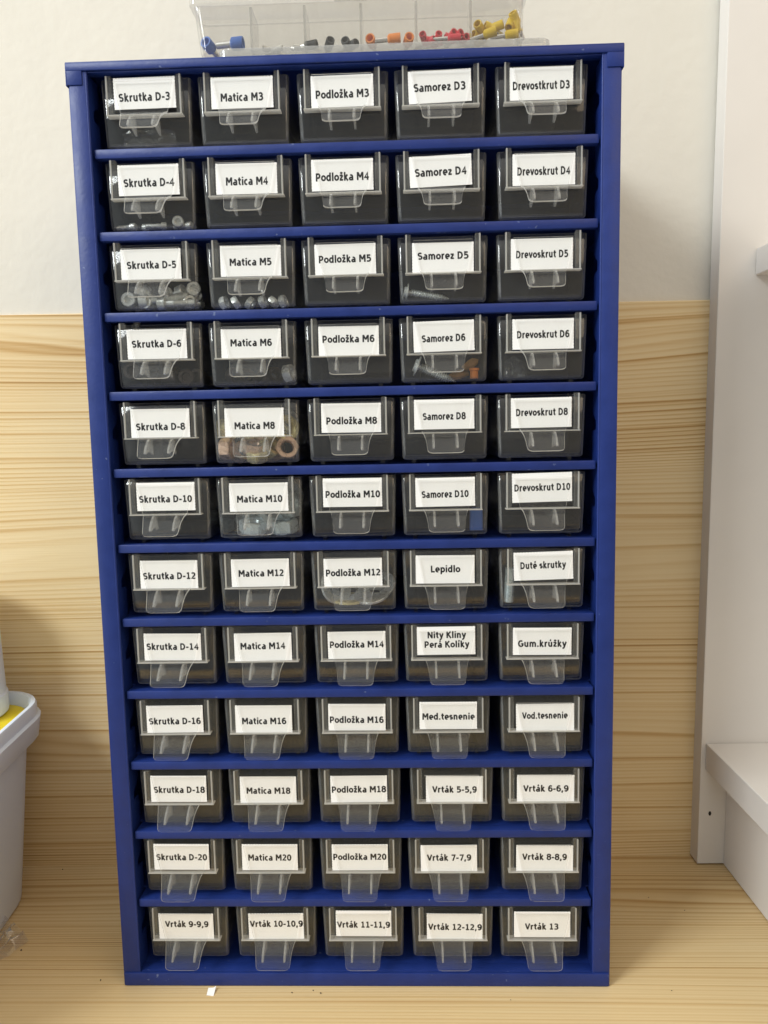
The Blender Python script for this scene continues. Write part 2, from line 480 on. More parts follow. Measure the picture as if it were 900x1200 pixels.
def handle_mesh():
    """cover tongue over the card, bending forward and down into the pull, with two ribs behind"""
    bm = bmesh.new()
    th = 0.0011
    prof = [(0.0016, 0.0335, 0.0166), (0.0016, 0.0168, 0.0134), (0.0008, 0.0158, 0.0128), (-0.0016, 0.0146, 0.0121), (-0.0044, 0.0124, 0.0114),
            (-0.0066, 0.0098, 0.0109), (-0.0084, 0.0072, 0.0106), (-0.0096, 0.0056, 0.0103), (-0.0102, 0.0047, 0.0094), (-0.0104, 0.0043, 0.0076)]
    n = len(prof); F = []; B = []
    for i, (y, z, hw) in enumerate(prof):
        a = prof[max(i - 1, 0)]; b = prof[min(i + 1, n - 1)]
        t = Vector((b[0] - a[0], b[1] - a[1])).normalized()
        nx, nz = t.y, -t.x                               # points forward
        o = Vector((y, z))
        f = o + Vector((nx, nz)) * th * (0.35 if i < 2 else 0.5)
        k = o - Vector((nx, nz)) * th * (0.35 if i < 2 else 0.5)
        m = 9
        F.append([bm.verts.new((-hw + 2 * hw * j / m, f.x, f.y)) for j in range(m + 1)])
        B.append([bm.verts.new((-hw + 2 * hw * j / m, k.x, k.y)) for j in range(m + 1)])
    for i in range(n - 1):
        for j in range(9):
            bm.faces.new((F[i][j], F[i + 1][j], F[i + 1][j + 1], F[i][j + 1]))
            bm.faces.new((B[i][j], B[i][j + 1], B[i + 1][j + 1], B[i + 1][j]))
        for j in (0, 9):
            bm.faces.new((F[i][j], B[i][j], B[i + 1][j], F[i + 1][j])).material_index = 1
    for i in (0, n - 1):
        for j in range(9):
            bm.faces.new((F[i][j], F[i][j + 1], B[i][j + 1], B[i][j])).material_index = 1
    for x in (-0.0068, 0.0068):
        prism(bm, [(0.0062, 0.0150), (0.0012, 0.0150), (-0.0020, 0.0134), (-0.0056, 0.0100), (-0.0072, 0.0072), (-0.0060, 0.0066), (0.0, 0.0084), (0.0074, 0.0060)], x - 0.0006, x + 0.0006, 'x', 2)
    return bm

def mesh_of(name, bm, mats, smooth=35):
    o = link(name, bm, mats, None, smooth); me = o.data
    bpy.data.objects.remove(o); return me

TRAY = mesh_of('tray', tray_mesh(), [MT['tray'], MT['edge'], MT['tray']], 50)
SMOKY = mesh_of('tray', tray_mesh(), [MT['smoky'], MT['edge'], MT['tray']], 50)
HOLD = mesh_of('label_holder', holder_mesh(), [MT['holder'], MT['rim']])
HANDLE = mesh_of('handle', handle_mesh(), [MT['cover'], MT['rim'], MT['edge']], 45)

LABELS = [
    ('Skrutka D-3', -111.3, 32.2, -0.2, -2.1, 28.8), ('Matica M3', -56.4, 30.7, -0.2, -2.4, 23.7), ('Podložka M3', -0.4, 29.7, -0.0, -1.5, 29.5), ('Samorez D3', 53.8, 30.4, -0.1, -0.2, 28.4), ('Drevostkrut D3', 109.8, 30.2, -0.1, -1.0, 31.0),
    ('Skrutka D-4', -111.6, 30.6, 0.2, -1.4, 28.7), ('Matica M4', -55.8, 29.7, 0.2, -1.3, 23.7), ('Podložka M4', -1.5, 30.2, -0.0, -1.0, 29.8), ('Samorez D4', 53.7, 30.7, 0.1, -0.4, 28.6), ('Drevoskrut D4', 111.3, 29.8, -0.1, -0.8, 29.2),
    ('Skrutka D-5', -112.8, 29.4, 0.4, -0.4, 28.4), ('Matica M5', -55.2, 29.7, -0.1, -0.5, 23.9), ('Podložka M5', -1.0, 29.3, -0.2, 0.2, 29.6), ('Samorez D5', 54.5, 28.5, 0.1, 1.3, 28.5), ('Drevoskrut D5', 110.3, 29.2, 0.1, 0.0, 29.1),
    ('Skrutka D-6', -111.7, 29.5, -0.2, 0.2, 28.6), ('Matica M6', -56.8, 28.4, -0.0, 0.7, 23.8), ('Podložka M6', -0.2, 28.6, -0.2, 1.3, 29.7), ('Samorez D6', 54.5, 30.2, -0.2, -1.1, 24.6), ('Drevoskrut D6', 111.1, 30.1, 0.0, -0.2, 29.5),
    ('Skrutka D-8', -112.2, 29.1, 0.1, -2.0, 28.8), ('Matica M8', -56.7, 28.4, 0.1, -1.8, 23.5), ('Podložka M8', 0.1, 29.9, 0.2, -1.6, 29.3), ('Samorez D8', 54.2, 30.9, 0.0, -1.1, 24.6), ('Drevoskrut D8', 110.2, 30.7, 0.3, 0.3, 29.5),
    ('Skrutka D-10', -111.2, 31.0, -0.2, -1.4, 31.3), ('Matica M10', -55.8, 29.7, 0.5, -1.0, 26.7), ('Podložka M10', -0.2, 31.5, 0.1, -1.0, 31.9), ('Samorez D10', 54.3, 30.8, -0.1, -1.2, 27.2), ('Drevoskrut D10', 110.8, 32.5, 0.1, 0.1, 32.3),
    ('Skrutka D-12', -111.7, 29.2, 0.2, -0.8, 31.5), ('Matica M12', -56.6, 29.4, 0.5, -0.1, 27.0), ('Podložka M12', -1.1, 29.0, 0.1, -0.2, 32.3), ('Lepidlo', 53.7, 29.9, 0.2, 0.3, 17.1), ('Duté skrutky', 111.7, 31.2, -0.2, 0.5, 26.5),
    ('Skrutka D-14', -111.8, 29.7, 0.0, 0.3, 31.5), ('Matica M14', -56.7, 29.1, -0.1, 0.7, 27.0), ('Podložka M14', 0.1, 29.6, -0.0, 0.5, 32.3), ('Nity Kliny/Perá Kolíky', 53.8, 31.7, 0.4, 0.7, 26.5), ('Gum.krúžky', 111.1, 30.6, 0.1, -1.3, 28.4),
    ('Skrutka D-16', -112.7, 29.5, -0.1, -1.2, 31.6), ('Matica M16', -58.0, 29.1, 0.2, -1.2, 26.9), ('Podložka M16', -0.9, 29.7, -0.2, -1.5, 32.5), ('Med.tesnenie', 54.6, 30.3, 0.1, -0.5, 31.4), ('Vod.tesnenie', 113.0, 28.6, -0.1, 1.3, 26.9),
    ('Skrutka D-18', -112.7, 29.8, 0.4, -0.5, 31.6), ('Matica M18', -56.9, 28.9, 0.1, -0.5, 26.9), ('Podložka M18', -0.8, 29.1, 0.0, -0.2, 33.1), ('Vrták 5-5,9', 57.9, 28.6, 0.1, -0.1, 26.8), ('Vrták 6-6,9', 113.5, 28.7, 0.2, 0.1, 27.0),
    ('Skrutka D-20', -113.1, 30.3, 0.1, -0.1, 31.7), ('Matica M20', -57.5, 29.9, -0.1, -0.1, 26.8), ('Podložka M20', -1.2, 29.6, -0.1, 0.5, 32.8), ('Vrták 7-7,9', 54.0, 28.9, 0.2, 0.5, 26.9), ('Vrták 8-8,9', 113.0, 28.7, 0.0, 1.0, 26.9),
    ('Vrták 9-9,9', -112.4, 28.9, 0.5, 1.6, 27.2), ('Vrták 10-10,9', -55.2, 29.0, 0.3, 1.7, 33.1), ('Vrták 11-11,9', 0.1, 30.8, 0.0, -0.7, 32.9), ('Vrták 12-12,9', 57.2, 28.7, 0.2, -0.2, 33.1), ('Vrták 13', 111.6, 30.1, -0.2, -1.3, 20.3),
]


def card_mesh(w, h):
    bm = bmesh.new()
    n = 40
    pts = [(-w / 2, -h / 2), (w / 2, -h / 2)]
    for side in (1,):                                    # torn perforation along the right, top and left edges
        m = 20
        for i in range(1, m): pts.append((w / 2 + (0.00012 if i % 2 else -0.00012), -h / 2 + h * i / m))
        pts.append((w / 2, h / 2))
        for i in range(1, n): pts.append((w / 2 - w * i / n, h / 2 + (0.00014 if i % 2 else -0.00014)))
        pts.append((-w / 2, h / 2))
        for i in range(1, m): pts.append((-w / 2 + (0.00012 if i % 2 else -0.00012), h / 2 - h * i / m))
    prism(bm, pts, 0.0, 0.0003, 'y')
    return bm

# ---- bold condensed sans drawn with a broad pen: centre lines in em units (cap height .73, x-height .55)
def _arc(cx, cy, rx, ry, a0, a1, n=None):
    n = n or max(4, int(abs(a1 - a0) / 20))
    return [(cx + rx * math.cos(math.radians(a0 + (a1 - a0) * i / n)), cy + ry * math.sin(math.radians(a0 + (a1 - a0) * i / n))) for i in range(n + 1)]
HV, HH = 0.099, 0.078                                     # half widths of upright and level strokes
_T, _X = 0.73, 0.55
def _acute(x): return [(x - .04, .645), (x + .09, .80)]
def _glyph(c):
    t, x, g = _T - HH, _X - HH, HH
    o = lambda cx, w: _arc(cx, _X / 2, w, _X / 2 - g, 0, 360)
    S = lambda h, b, tp, w, cx: _arc(cx, (h + tp) / 2, w, (tp - h) / 2, 35, 270)[:] + _arc(cx, (b + h) / 2, w, (h - b) / 2, 90, -145)[1:]
    G = {
        'S': (.66, [S(.375, g, t, .20, .33)]),
        's': (.55, [S(.28, g, x, .155, .275)]),
        'k': (.62, [[(.15, 0), (.15, .77)], [(.20, .27), (.47, .55)], [(.24, .30), (.52, 0)]]),
        'r': (.46, [[(.15, 0), (.15, .55)], _arc(.36, .30, .21, .19, 180, 78)]),
        'u': (.66, [[(.15, .55)] + _arc(.315, .24, .165, .175, 180, 360), [(.48, .55), (.48, 0)]]),
        't': (.45, [[(.20, .70)] + _arc(.36, .20, .16, .135, 180, 275), [(.03, .49), (.40, .49)]]),
        'a': (.62, [_arc(.28, .165, .17, .105, 0, 360), [(.46, 0)] + [(.46, .30)] + _arc(.29, .32, .17, .165, 0, 125)]),
        'D': (.77, [[(.15, t), (.15, g), (.30, g)] + _arc(.31, .365, .30, .30, -90, 90)[1:] + [(.15, t)]]),
        'M': (.92, [[(.16, 0), (.16, .73)], [(.76, 0), (.76, .73)], [(.20, .69), (.46, .26)], [(.72, .69), (.46, .26)]]),
        'i': (.32, [[(.16, 0), (.16, .55)], [(.16, .635), (.16, .76)]]),
        'l': (.32, [[(.16, 0), (.16, .77)]]),
        'c': (.53, [_arc(.31, .275, .21, .21, 62, 298)]),
        'P': (.68, [[(.15, 0), (.15, t), (.32, t)] + _arc(.34, .485, .185, .18, 90, -90) + [(.15, .305)]]),
        'o': (.62, [o(.31, .205)]),
        'd': (.65, [_arc(.30, .275, .19, .21, 0, 360), [(.49, 0), (.49, .77)]]),
        'p': (.65, [_arc(.35, .275, .19, .21, 0, 360), [(.16, -.20), (.16, .55)]]),
        'm': (.95, [[(.15, 0), (.15, .55)], _arc(.31, .30, .16, .19, 170, 0) + [(.47, 0)], _arc(.63, .30, .16, .19, 170, 0) + [(.79, 0)]]),
        'n': (.66, [[(.15, 0), (.15, .55)], _arc(.315, .30, .165, .19, 170, 0) + [(.48, 0)]]),
        'e': (.62, [[(.13, .265), (.50, .265)] + _arc(.315, .285, .195, .20, 0, 180) + _arc(.315, .27, .195, .205, 180, 298)[1:]]),
        'z': (.53, [[(.06, x), (.44, x)], [(.42, x - .01), (.11, g + .01)], [(.06, g), (.47, g)]]),
        'v': (.60, [[(.09, .55), (.30, .03)], [(.51, .55), (.30, .03)]]),
        'y': (.60, [[(.09, .55), (.31, .05)], [(.51, .55), (.29, .0)] + [(.24, -.10), (.17, -.14), (.06, -.14)]]),
        'V': (.70, [[(.08, .73), (.35, .04)], [(.62, .73), (.35, .04)]]),
        'L': (.58, [[(.15, .73), (.15, g), (.55, g)]]),
        'N': (.78, [[(.15, 0), (.15, .73)], [(.63, 0), (.63, .73)], [(.18, .69), (.60, .04)]]),
        'K': (.72, [[(.15, 0), (.15, .73)], [(.19, .36), (.60, .73)], [(.27, .42), (.64, 0)]]),
        'G': (.76, [_arc(.40, .365, .29, .30, 55, 320) + [(.63, .18), (.63, .34), (.42, .34)]]),
        '-': (.42, [[(.05, .29), (.37, .29)]]),
        ',': (.34, [[(.20, .14), (.10, -.11)]]),
        '.': (.34, [[(.17, 0), (.17, .155)]]),
        ' ': (.31, []),
        '0': (.65, [_arc(.325, .365, .205, .30, 0, 360)]),
        '1': (.65, [[(.34, g), (.34, t), (.14, t - .035)], [(.13, g), (.56, g)]]),
        '2': (.65, [[(.11, t - .05)] + _arc(.29, .50, .20, .165, 115, -35) + [(.12, g), (.56, g)]]),
        '3': (.65, [[(.10, t - .02)] + _arc(.29, .525, .20, .14, 105, -80) + [(.22, .385)], [(.22, .385)] + _arc(.29, .225, .23, .16, 85, -105) + [(.08, .095)]]),
        '4': (.65, [[(.43, 0), (.43, t), (.10, .24), (.60, .24)]]),
        '5': (.65, [[(.52, t), (.17, t), (.17, .40)] + _arc(.28, .245, .24, .18, 100, -105) + [(.09, .09)]]),
        '6': (.65, [[(.54, t - .02)] + _arc(.36, .34, .235, .325, 85, 180) + _arc(.34, .245, .20, .18, 180, 540)]),
        '7': (.65, [[(.09, t), (.54, t), (.26, 0)]]),
        '8': (.65, [_arc(.325, .535, .185, .13, 0, 360), _arc(.325, .225, .21, .165, 0, 360)]),
        '9': (.65, [[(.12, g + .02)] + _arc(.29, .39, .235, .325, -85, 0) + _arc(.31, .485, .20, .18, 0, 360)]),
    }
    G['ž'] = (G['z'][0], G['z'][1] + [[(.14, .755), (.27, .65), (.40, .755)]])
    for a, b, ax in (('á', 'a', .30), ('é', 'e', .32), ('ú', 'u', .32)):
        G[a] = (G[b][0], G[b][1] + [_acute(ax)])
    G['í'] = (.34, [[(.16, 0), (.16, .55)], _acute(.17)])
    return G[c]

def pen(bm, pts, ox, sx, sz, cz, y):
    """sweep the broad pen along a centre line"""
    P = [Vector(p) for p in pts]
    closed = (P[0] - P[-1]).length < 1e-4 and len(P) > 4
    n = len(P); A = []; B = []
    for i in range(n):
        d0 = (P[i] - P[i - 1]).normalized() if i else None
        d1 = (P[i + 1] - P[i]).normalized() if i < n - 1 else None
        if closed and i == 0: d0 = (P[-1] - P[-2]).normalized()
        if closed and i == n - 1: d1 = (P[1] - P[0]).normalized()
        d0 = d0 or d1; d1 = d1 or d0
        t = d0 + d1
        t = t.normalized() if t.length > 1e-3 else d1
        nv = Vector((-t.y, t.x))
        w = math.hypot(nv.x * HV, nv.y * HH)
        k = min(1.5, 1 / max(0.5, nv.dot(Vector((-d1.y, d1.x)))))
        q, r = P[i] + nv * w * k, P[i] - nv * w * k
        A.append(bm.verts.new(((q.x + ox) * sx, y, (q.y - cz) * sz)))
        B.append(bm.verts.new(((r.x + ox) * sx, y, (r.y - cz) * sz)))
    for i in range(n - 1):
        bm.faces.new((A[i], B[i], B[i + 1], A[i + 1]))

def text_mesh(body, width, cap):
    bm = bmesh.new()
    lines = body.split('/')
    adv = [sum(_glyph(c)[0] for c in t) for t in lines]
    sx = width / (max(adv) - 0.14); sz = cap / 0.73
    for li, t in enumerate(lines):
        x = -adv[li] / 2
        cz = 0.365 - (len(lines) - 1 - 2 * li) * 0.5 * (0.0058 / sz)
        y = 0.0
        for c in t:
            a, strokes = _glyph(c)
            for s in strokes:
                y -= 0.0000008
                pen(bm, s, x, sx, sz, cz, y)
            x += a
    return bm

CONTENTS = {'Skrutka D-5': ' with steel bolts inside', 'Matica M8': ' with coloured nuts inside', 'Matica M10': ' with zinc nuts inside'}
BASE_X = (-0.1121, -0.0565, -0.0006, 0.0547, 0.1115)
DR = {}
for i, (txt, cx, cz, dx, dz, tw) in enumerate(LABELS):
    row, col = divmod(i, 5)
    k = 11 - row
    cx /= 1000; cz /= 1000; dx /= 1000; dz /= 1000; tw /= 1000
    x = 0.5 * cx + 0.5 * BASE_X[col]
    z = BAR[k] + 0.0047
    clean = txt.replace('/', ' ')
    d = thing('drawer', ('frosted' if row >= 8 else 'clear') + ' plastic drawer with white card reading ' + clean + CONTENTS.get(txt, ''), 'drawer',
              (x, 0.0, z), (0, 0, random.uniform(-0.004, 0.004)), 'small labelled drawers in the blue cabinet')
    put('tray', SMOKY if row >= 8 else TRAY, d)
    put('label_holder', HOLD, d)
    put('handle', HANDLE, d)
    c = link('label_card', card_mesh(0.0348, 0.0169 + random.uniform(-0.0003, 0.0003)), MT['paper'], d)
    c.location = (cx - x, 0.0030, cz - 0.0047)
    c.rotation_euler = (random.uniform(-0.015, 0.015), random.uniform(-0.008, 0.008) + {'Samorez D3': -0.02, 'Samorez D4': -0.025, 'Samorez D6': -0.015, 'Drevoskrut D10': -0.02, 'Duté skrutky': -0.02, 'Vrták 12-12,9': 0.015}.get(txt, 0), 0)
    t = link('lettering', text_mesh(txt, tw, 0.0040 if '/' in txt else 0.0044 if row < 2 else 0.0041), MT['ink'], c)
    t.location = (dx, -0.00006, dz)
    DR[(row + 1, col + 1)] = (x, z)
# ------------------------------------------------------------------ things lying in the drawers
def orient(axis, roll=0.0):
    q = Vector(axis).normalized().to_track_quat('Z', 'Y')
    return (q.to_matrix() @ Matrix.Rotation(roll, 3, 'Z')).to_euler()

def rel(row, col, u, y, h):
    """point inside a drawer: u mm from its middle, y m behind the front plane, h mm above its floor"""
    x, z = DR[(row, col)]
    return (x + u / 1000, y, z + 0.0015 + h / 1000)

def bolt(loc, axis, d, length, head_d, head_h, mat, label, group, kind='bolt'):
    b = thing(kind, label, kind, loc, orient(axis), group)
    bm = bmesh.new()                                     # socket head, top at local z = head_h
    r = head_d / 2
    rings = lathe(bm, [(0, 0), (r, 0), (r, head_h - 0.0004), (r - 0.0004, head_h), (r * 0.56, head_h), (r * 0.50, head_h * 0.45), (0, head_h * 0.4)], 24)
    link('head', bm, MT[mat], b, 35)
    bm = bmesh.new()
    pr = [(0, 0.0), (d / 2, 0.0)]
    z = -0.30 * length
    pr.append((d / 2, z))
    while z > -length + 0.0006:
        pr += [(d / 2 * 0.84, z - 0.0003), (d / 2, z - 0.0006)]; z -= 0.0007
    pr += [(d / 2 * 0.8, -length), (0, -length)]
    lathe(bm, pr, 16)
    link('shank', bm, MT[mat], b, 40)
    return b

def screw(loc, axis, d, length, mat, label, group):
    b = thing('wood_screw', label, 'screw', loc, orient(axis), group)
    bm = bmesh.new()
    lathe(bm, [(0, 0.0022), (d * 0.62, 0.0022), (d * 0.72, 0.0017), (d * 0.72, 0.0006), (d * 1.15, 0.0005), (d * 1.15, 0), (0, 0)], 12)
    link('head', bm, MT[mat], b, 35)
    bm = bmesh.new()
    pr = [(0, 0), (d * 0.42, 0)]
    z = -0.001
    while z > -length * 0.98:
        t = 1 - max(0, (-z / length - 0.75) / 0.25)
        pr += [(d * 0.30 * t + 0.0001, z - 0.0008), (d * 0.5 * t + 0.0001, z - 0.0012)]; z -= 0.0014
    pr += [(0, -length)]
    lathe(bm, pr, 14)
    link('thread', bm, MT[mat], b, 40)
    return b

def nut(loc, axis, af, h, mat, label, group, roll=0.0):
    bm = bmesh.new()
    R = af / 2 / math.cos(math.pi / 6)
    ri = af * 0.30
    seg = 24
    def hexr(i, f=1.0):
        a = 2 * math.pi * i / seg
        k = (a % (math.pi / 3)) - math.pi / 6
        return af / 2 / math.cos(k) * f
    def ring(fn, z): return [(fn(i) * math.cos(2 * math.pi * i / seg), fn(i) * math.sin(2 * math.pi * i / seg), z) for i in range(seg)]
    c = lambda i: min(hexr(i), af / 2 * 1.01)
    L = [ring(lambda i: ri, -h / 2 + 0.0004), ring(lambda i: ri * 1.12, -h / 2), ring(c, -h / 2), ring(hexr, -h / 2 + 0.0007), ring(hexr, h / 2 - 0.0007), ring(c, h / 2),
         ring(lambda i: ri * 1.12, h / 2), ring(lambda i: ri, h / 2 - 0.0004)]
    zz = h / 2 - 0.0004
    while zz > -h / 2 + 0.0012:
        zz -= 0.0005; L.append(ring(lambda i: ri * 1.07, zz)); zz -= 0.0005; L.append(ring(lambda i: ri, zz))
    loft(bm, L + [L[0]], False, False)
    bmesh.ops.remove_doubles(bm, verts=bm.verts, dist=1e-6)
    o = link('hex_nut', bm, MT[mat], None, 32)
    o.location = loc; o.rotation_euler = orient(axis, roll)
    return tag(o, label, 'nut', group)

def washer(loc, axis, d, mat, label, group):
    bm = bmesh.new()
    r, ri, t = d / 2, d * 0.27, 0.0016
    lathe(bm, [(ri, 0), (r - 0.0002, 0), (r, 0.0002), (r, t - 0.0002), (r - 0.0002, t), (ri, t), (ri, 0)], 32)
    bmesh.ops.remove_doubles(bm, verts=bm.verts, dist=1e-6)
    o = link('washer', bm, MT[mat], None, 35)
    o.location = loc; o.rotation_euler = orient(axis)
    return tag(o, label, 'washer', group)

G = 'steel bolts in the drawer marked Skrutka D-5'
x5, z5 = DR[(3, 1)]
bolt((-0.1305, 0.0165, z5 + 0.0066), (0.05, -1, 0.06), 0.005, 0.022, 0.0086, 0.005, 'zinc', 'round bolt head facing outward in the left corner of drawer Skrutka D-5', G)
bolt((-0.1195, 0.0150, z5 + 0.0061), (-1, -0.05, -0.10), 0.005, 0.024, 0.0084, 0.005, 'zinc', 'long steel bolt lying slantwise behind the handle of drawer Skrutka D-5', G)
bolt((-0.0935, 0.021, z5 + 0.0125), (0.25, -1, 0.1), 0.005, 0.026, 0.0084, 0.005, 'zinc', 'steel bolt raised at the right end of drawer Skrutka D-5', G)
BG = 'heaped bolts at the bottom of drawer Skrutka D-5'
for u, y, h, ax in ((-14, .024, 4, (0.5, -0.6, 0.75)), (-7, .0175, 3.4, (-0.3, -1, .1)), (6, .030, 5, (-1, .3, .1)), (4, .0135, 2.6, (-1, 0.05, 0.0)), (13, .026, 4.5, (1, -.5, -.2)),
                    (-2, .040, 6, (0.2, -1, .3)), (16, .017, 3, (0.6, -0.8, 0.1)), (9, .044, 8, (1, -.3, .2)), (-10, .05, 8, (-1, -.4, .2)),
                    (-9, .021, 9.5, (-0.7, -0.5, 0.6)), (1, .0245, 9, (0.35, -1, .25)), (9, .023, 10, (1, -.35, .35)), (-17, .031, 8, (-.2, -1, .3)), (17, .033, 8, (.2, -1, .3))):
    bolt(rel(3, 1, u, y, h), ax, 0.0046, 0.018, 0.0080, 0.0045, 'zinc', 'small zinc bolt heaped among others in drawer Skrutka D-5', BG)

bolt((-0.0989, 0.0155, DR[(2, 1)][1] + 0.0050), (0.1, -1, 0.05), 0.004, 0.014, 0.0066, 0.004, 'zinc', 'small bolt with its round head facing out in drawer Skrutka D-4', 'bolts in drawer Skrutka D-4')
for u, y, ax in ((-15, .0145, (1, -.2, 0)), (-6, .0165, (-1, .1, 0)), (3, .014, (1, .3, .05)), (18, .015, (1, -.3, 0))):
    bolt(rel(2, 1, u, y, 1.7), ax, 0.003, 0.009, 0.0045, 0.003, 'zinc', 'tiny bolt lying flat on the floor of drawer Skrutka D-4', 'tiny bolts in drawer Skrutka D-4')
for u, y, a in ((-18, .0145, 0), (-11, .014, 1), (-3, .017, 2), (5, .0145, .4), (11, .015, 1.3), (17, .0145, .2)):
    nut(rel(3, 2, u, y, 2.0), (math.cos(a), math.sin(a) * .4 - .3, 0.3), 0.0072, 0.0036, 'zinc', 'small silver nut on the floor of drawer Matica M5', 'small nuts in drawer Matica M5')

screw((0.0342, 0.0165, DR[(3, 4)][1] + 0.0075), (-1, -0.1, 0.16), 0.0044, 0.025, 'zinc', 'silver screw pointing right in drawer Samorez D5', 'screws in the drawers marked Samorez')
screw((0.0395, 0.0165, DR[(4, 4)][1] + 0.0098), (-1, -0.1, 0.42), 0.0055, 0.024, 'zinc', 'washer head screw pointing down right in drawer Samorez D6', 'screws in the drawers marked Samorez')
screw(rel(4, 4, -10, .032, 4), (-1, 0.6, 0.3), 0.0052, 0.022, 'darksteel', 'dark screw lying deeper in drawer Samorez D6', 'screws in the drawers marked Samorez')

def chip(loc, rot, size, label):
    bm = bmesh.new()
    n = 7
    top = [(math.cos(2 * math.pi * i / n) * size[0] * random.uniform(.75, 1.1), math.sin(2 * math.pi * i / n) * size[1] * random.uniform(.7, 1.1)) for i in range(n)]
    R = loft(bm, [[(a, b, -size[2] / 2) for a, b in top], [(a * 1.02, b * 1.03, random.uniform(-.1, .1) * size[2]) for a, b in top], [(a * .8, b * .8, size[2] / 2) for a, b in top]])
    o = link('wood_chip', bm, MT['chip']); o.location = loc; o.rotation_euler = rot
    return tag(o, label, 'wood chip', 'wood chips in drawer Samorez D6')
chip((0.0715, 0.022, DR[(4, 4)][1] + 0.0110), (0.9, -0.5, 0.3), (0.0065, 0.0032, 0.0026), 'brown wood chip standing at the right side of drawer Samorez D6')
chip((0.0640, 0.024, DR[(4, 4)][1] + 0.0050), (0.3, -0.3, 0.6), (0.0085, 0.0040, 0.0030), 'longer pale wood chip on the floor of drawer Samorez D6')
bm = bmesh.new(); lathe(bm, [(0, 0), (0.0024, 0), (0.0024, 0.0045), (0.0030, 0.0048), (0.0030, 0.0060), (0.0018, 0.0062), (0.0016, 0.002), (0, 0.002)], 16)
o = link('plug', bm, MT['f_orange'], None, 35); o.location = (0.0728, 0.0155, DR[(4, 4)][1] + 0.0018)
tag(o, 'small orange plastic plug in the right corner of drawer Samorez D6', 'plug')

bolt((-0.1310, 0.0165, DR[(4, 1)][1] + 0.0100), (0.1, -1, 0.1), 0.006, 0.022, 0.0100, 0.006, 'darksteel', 'dark bolt with its round head facing out in drawer Skrutka D-6', 'dark bolts in drawer Skrutka D-6')
for u, y, h, ax in ((2, .022, 4.8, (1, -.4, .1)), (12, .02, 5, (.2, -1, 0)), (18, .03, 5, (-.4, -1, .2)), (-8, .028, 5, (-1, -.2, .1))):
    bolt(rel(4, 1, u, y, h), ax, 0.006, 0.020, 0.0095, 0.006, 'darksteel', 'dark bolt lying among others in drawer Skrutka D-6', 'more dark bolts in drawer Skrutka D-6')
nut((-0.0372, 0.0165, DR[(4, 2)][1] + 0.0072), (1, -0.3, 0.2), 0.010, 0.005, 'zinc', 'silver nut leaning at the right end of drawer Matica M6', 'nuts in drawer Matica M6')
for u, y, h, a in ((-14, .018, 5, 0.3), (-6, .02, 3, 1.2), (3, .019, 3, 2.2), (9, .025, 5, .8), (-10, .032, 5, 1.6)):
    nut(rel(4, 2, u, y, h), (math.cos(a), -.8, math.sin(a) * .5), 0.010, 0.005, 'darksteel', 'black nut lying in drawer Matica M6', 'black nuts in drawer Matica M6')

z8 = DR[(5, 2)][1]
G = 'zinc plated nuts in drawer Matica M8'
nut((-0.0402, 0.0170, z8 + 0.0082), (0.25, -1, 0.22), 0.0128, 0.0065, 'copper', 'reddish nut facing outward in the right corner of drawer Matica M8', G)
nut((-0.0764, 0.0165, z8 + 0.0085), (1, -0.15, 0.0), 0.0125, 0.0065, 'copper', 'reddish nut on its edge in the left corner of drawer Matica M8', G, 0.5)
nut((-0.0600, 0.0168, z8 + 0.0086), (0.2, -0.3, 1), 0.0125, 0.0065, 'copper', 'reddish nut lying behind the handle of drawer Matica M8', G, 0.5)
nut((-0.0505, 0.0180, z8 + 0.0088), (0.8, -0.5, 0.45), 0.0125, 0.0065, 'brass', 'yellow nut tilted beside the handle of drawer Matica M8', G, 0.3)
nut((-0.0766, 0.0210, z8 + 0.0200), (1, -0.3, 0.1), 0.0125, 0.0065, 'brass', 'yellow nut high at the left side of drawer Matica M8', G)
nut((-0.0412, 0.0200, z8 + 0.0200), (0.5, -0.8, 0.2), 0.0150, 0.0068, 'brass', 'yellow nut high at the right side of drawer Matica M8', G, 0.2)
nut((-0.0408, 0.0265, z8 + 0.0245), (0.7, -0.7, 0.1), 0.0130, 0.0050, 'zinc', 'silver nut topmost at the right side of drawer Matica M8', G, 0.4)
for u, y, h, a in ((-14, .028, 4, .2), (-3, .027, 4, 1), (7, .029, 4, 2), (-8, .031, 13, 1.4), (2, .031, 13, .5), (-1, .0155, 2.9, 1.57)):
    nut(rel(5, 2, u, y, h), (math.cos(a) * .6, -.5, math.sin(a) + .2), 0.0125, 0.0065, random.choice(['brass', 'copper']), 'plated nut in the heap inside drawer Matica M8', 'heaped nuts in drawer Matica M8', a)

z10 = DR[(6, 2)][1]
G = 'pale zinc nuts in drawer Matica M10'
nut((-0.0625, 0.0170, z10 + 0.0060), (0.1, -0.15, 1), 0.0150, 0.0075, 'zincblue', 'pale nut lying flat under the handle of drawer Matica M10', G, 0.5)
nut((-0.0436, 0.0175, z10 + 0.0058), (-0.05, -0.1, 1), 0.0150, 0.0080, 'zincblue', 'pale nut lying flat in the right corner of drawer Matica M10', G, 0.5)
nut((-0.0402, 0.0200, z10 + 0.0185), (1, -0.4, 0.2), 0.0155, 0.0075, 'zincblue', 'pale nut on edge at the right side of drawer Matica M10', G)
nut((-0.0520, 0.0260, z10 + 0.0135), (0.2, -1, 0.5), 0.0165, 0.0080, 'zincblue', 'pale nut facing outward behind the card of drawer Matica M10', G)
nut((-0.0412, 0.0330, z10 + 0.0235), (1, -0.6, 0.4), 0.0155, 0.0075, 'zincblue', 'pale nut high at the back of drawer Matica M10', G)
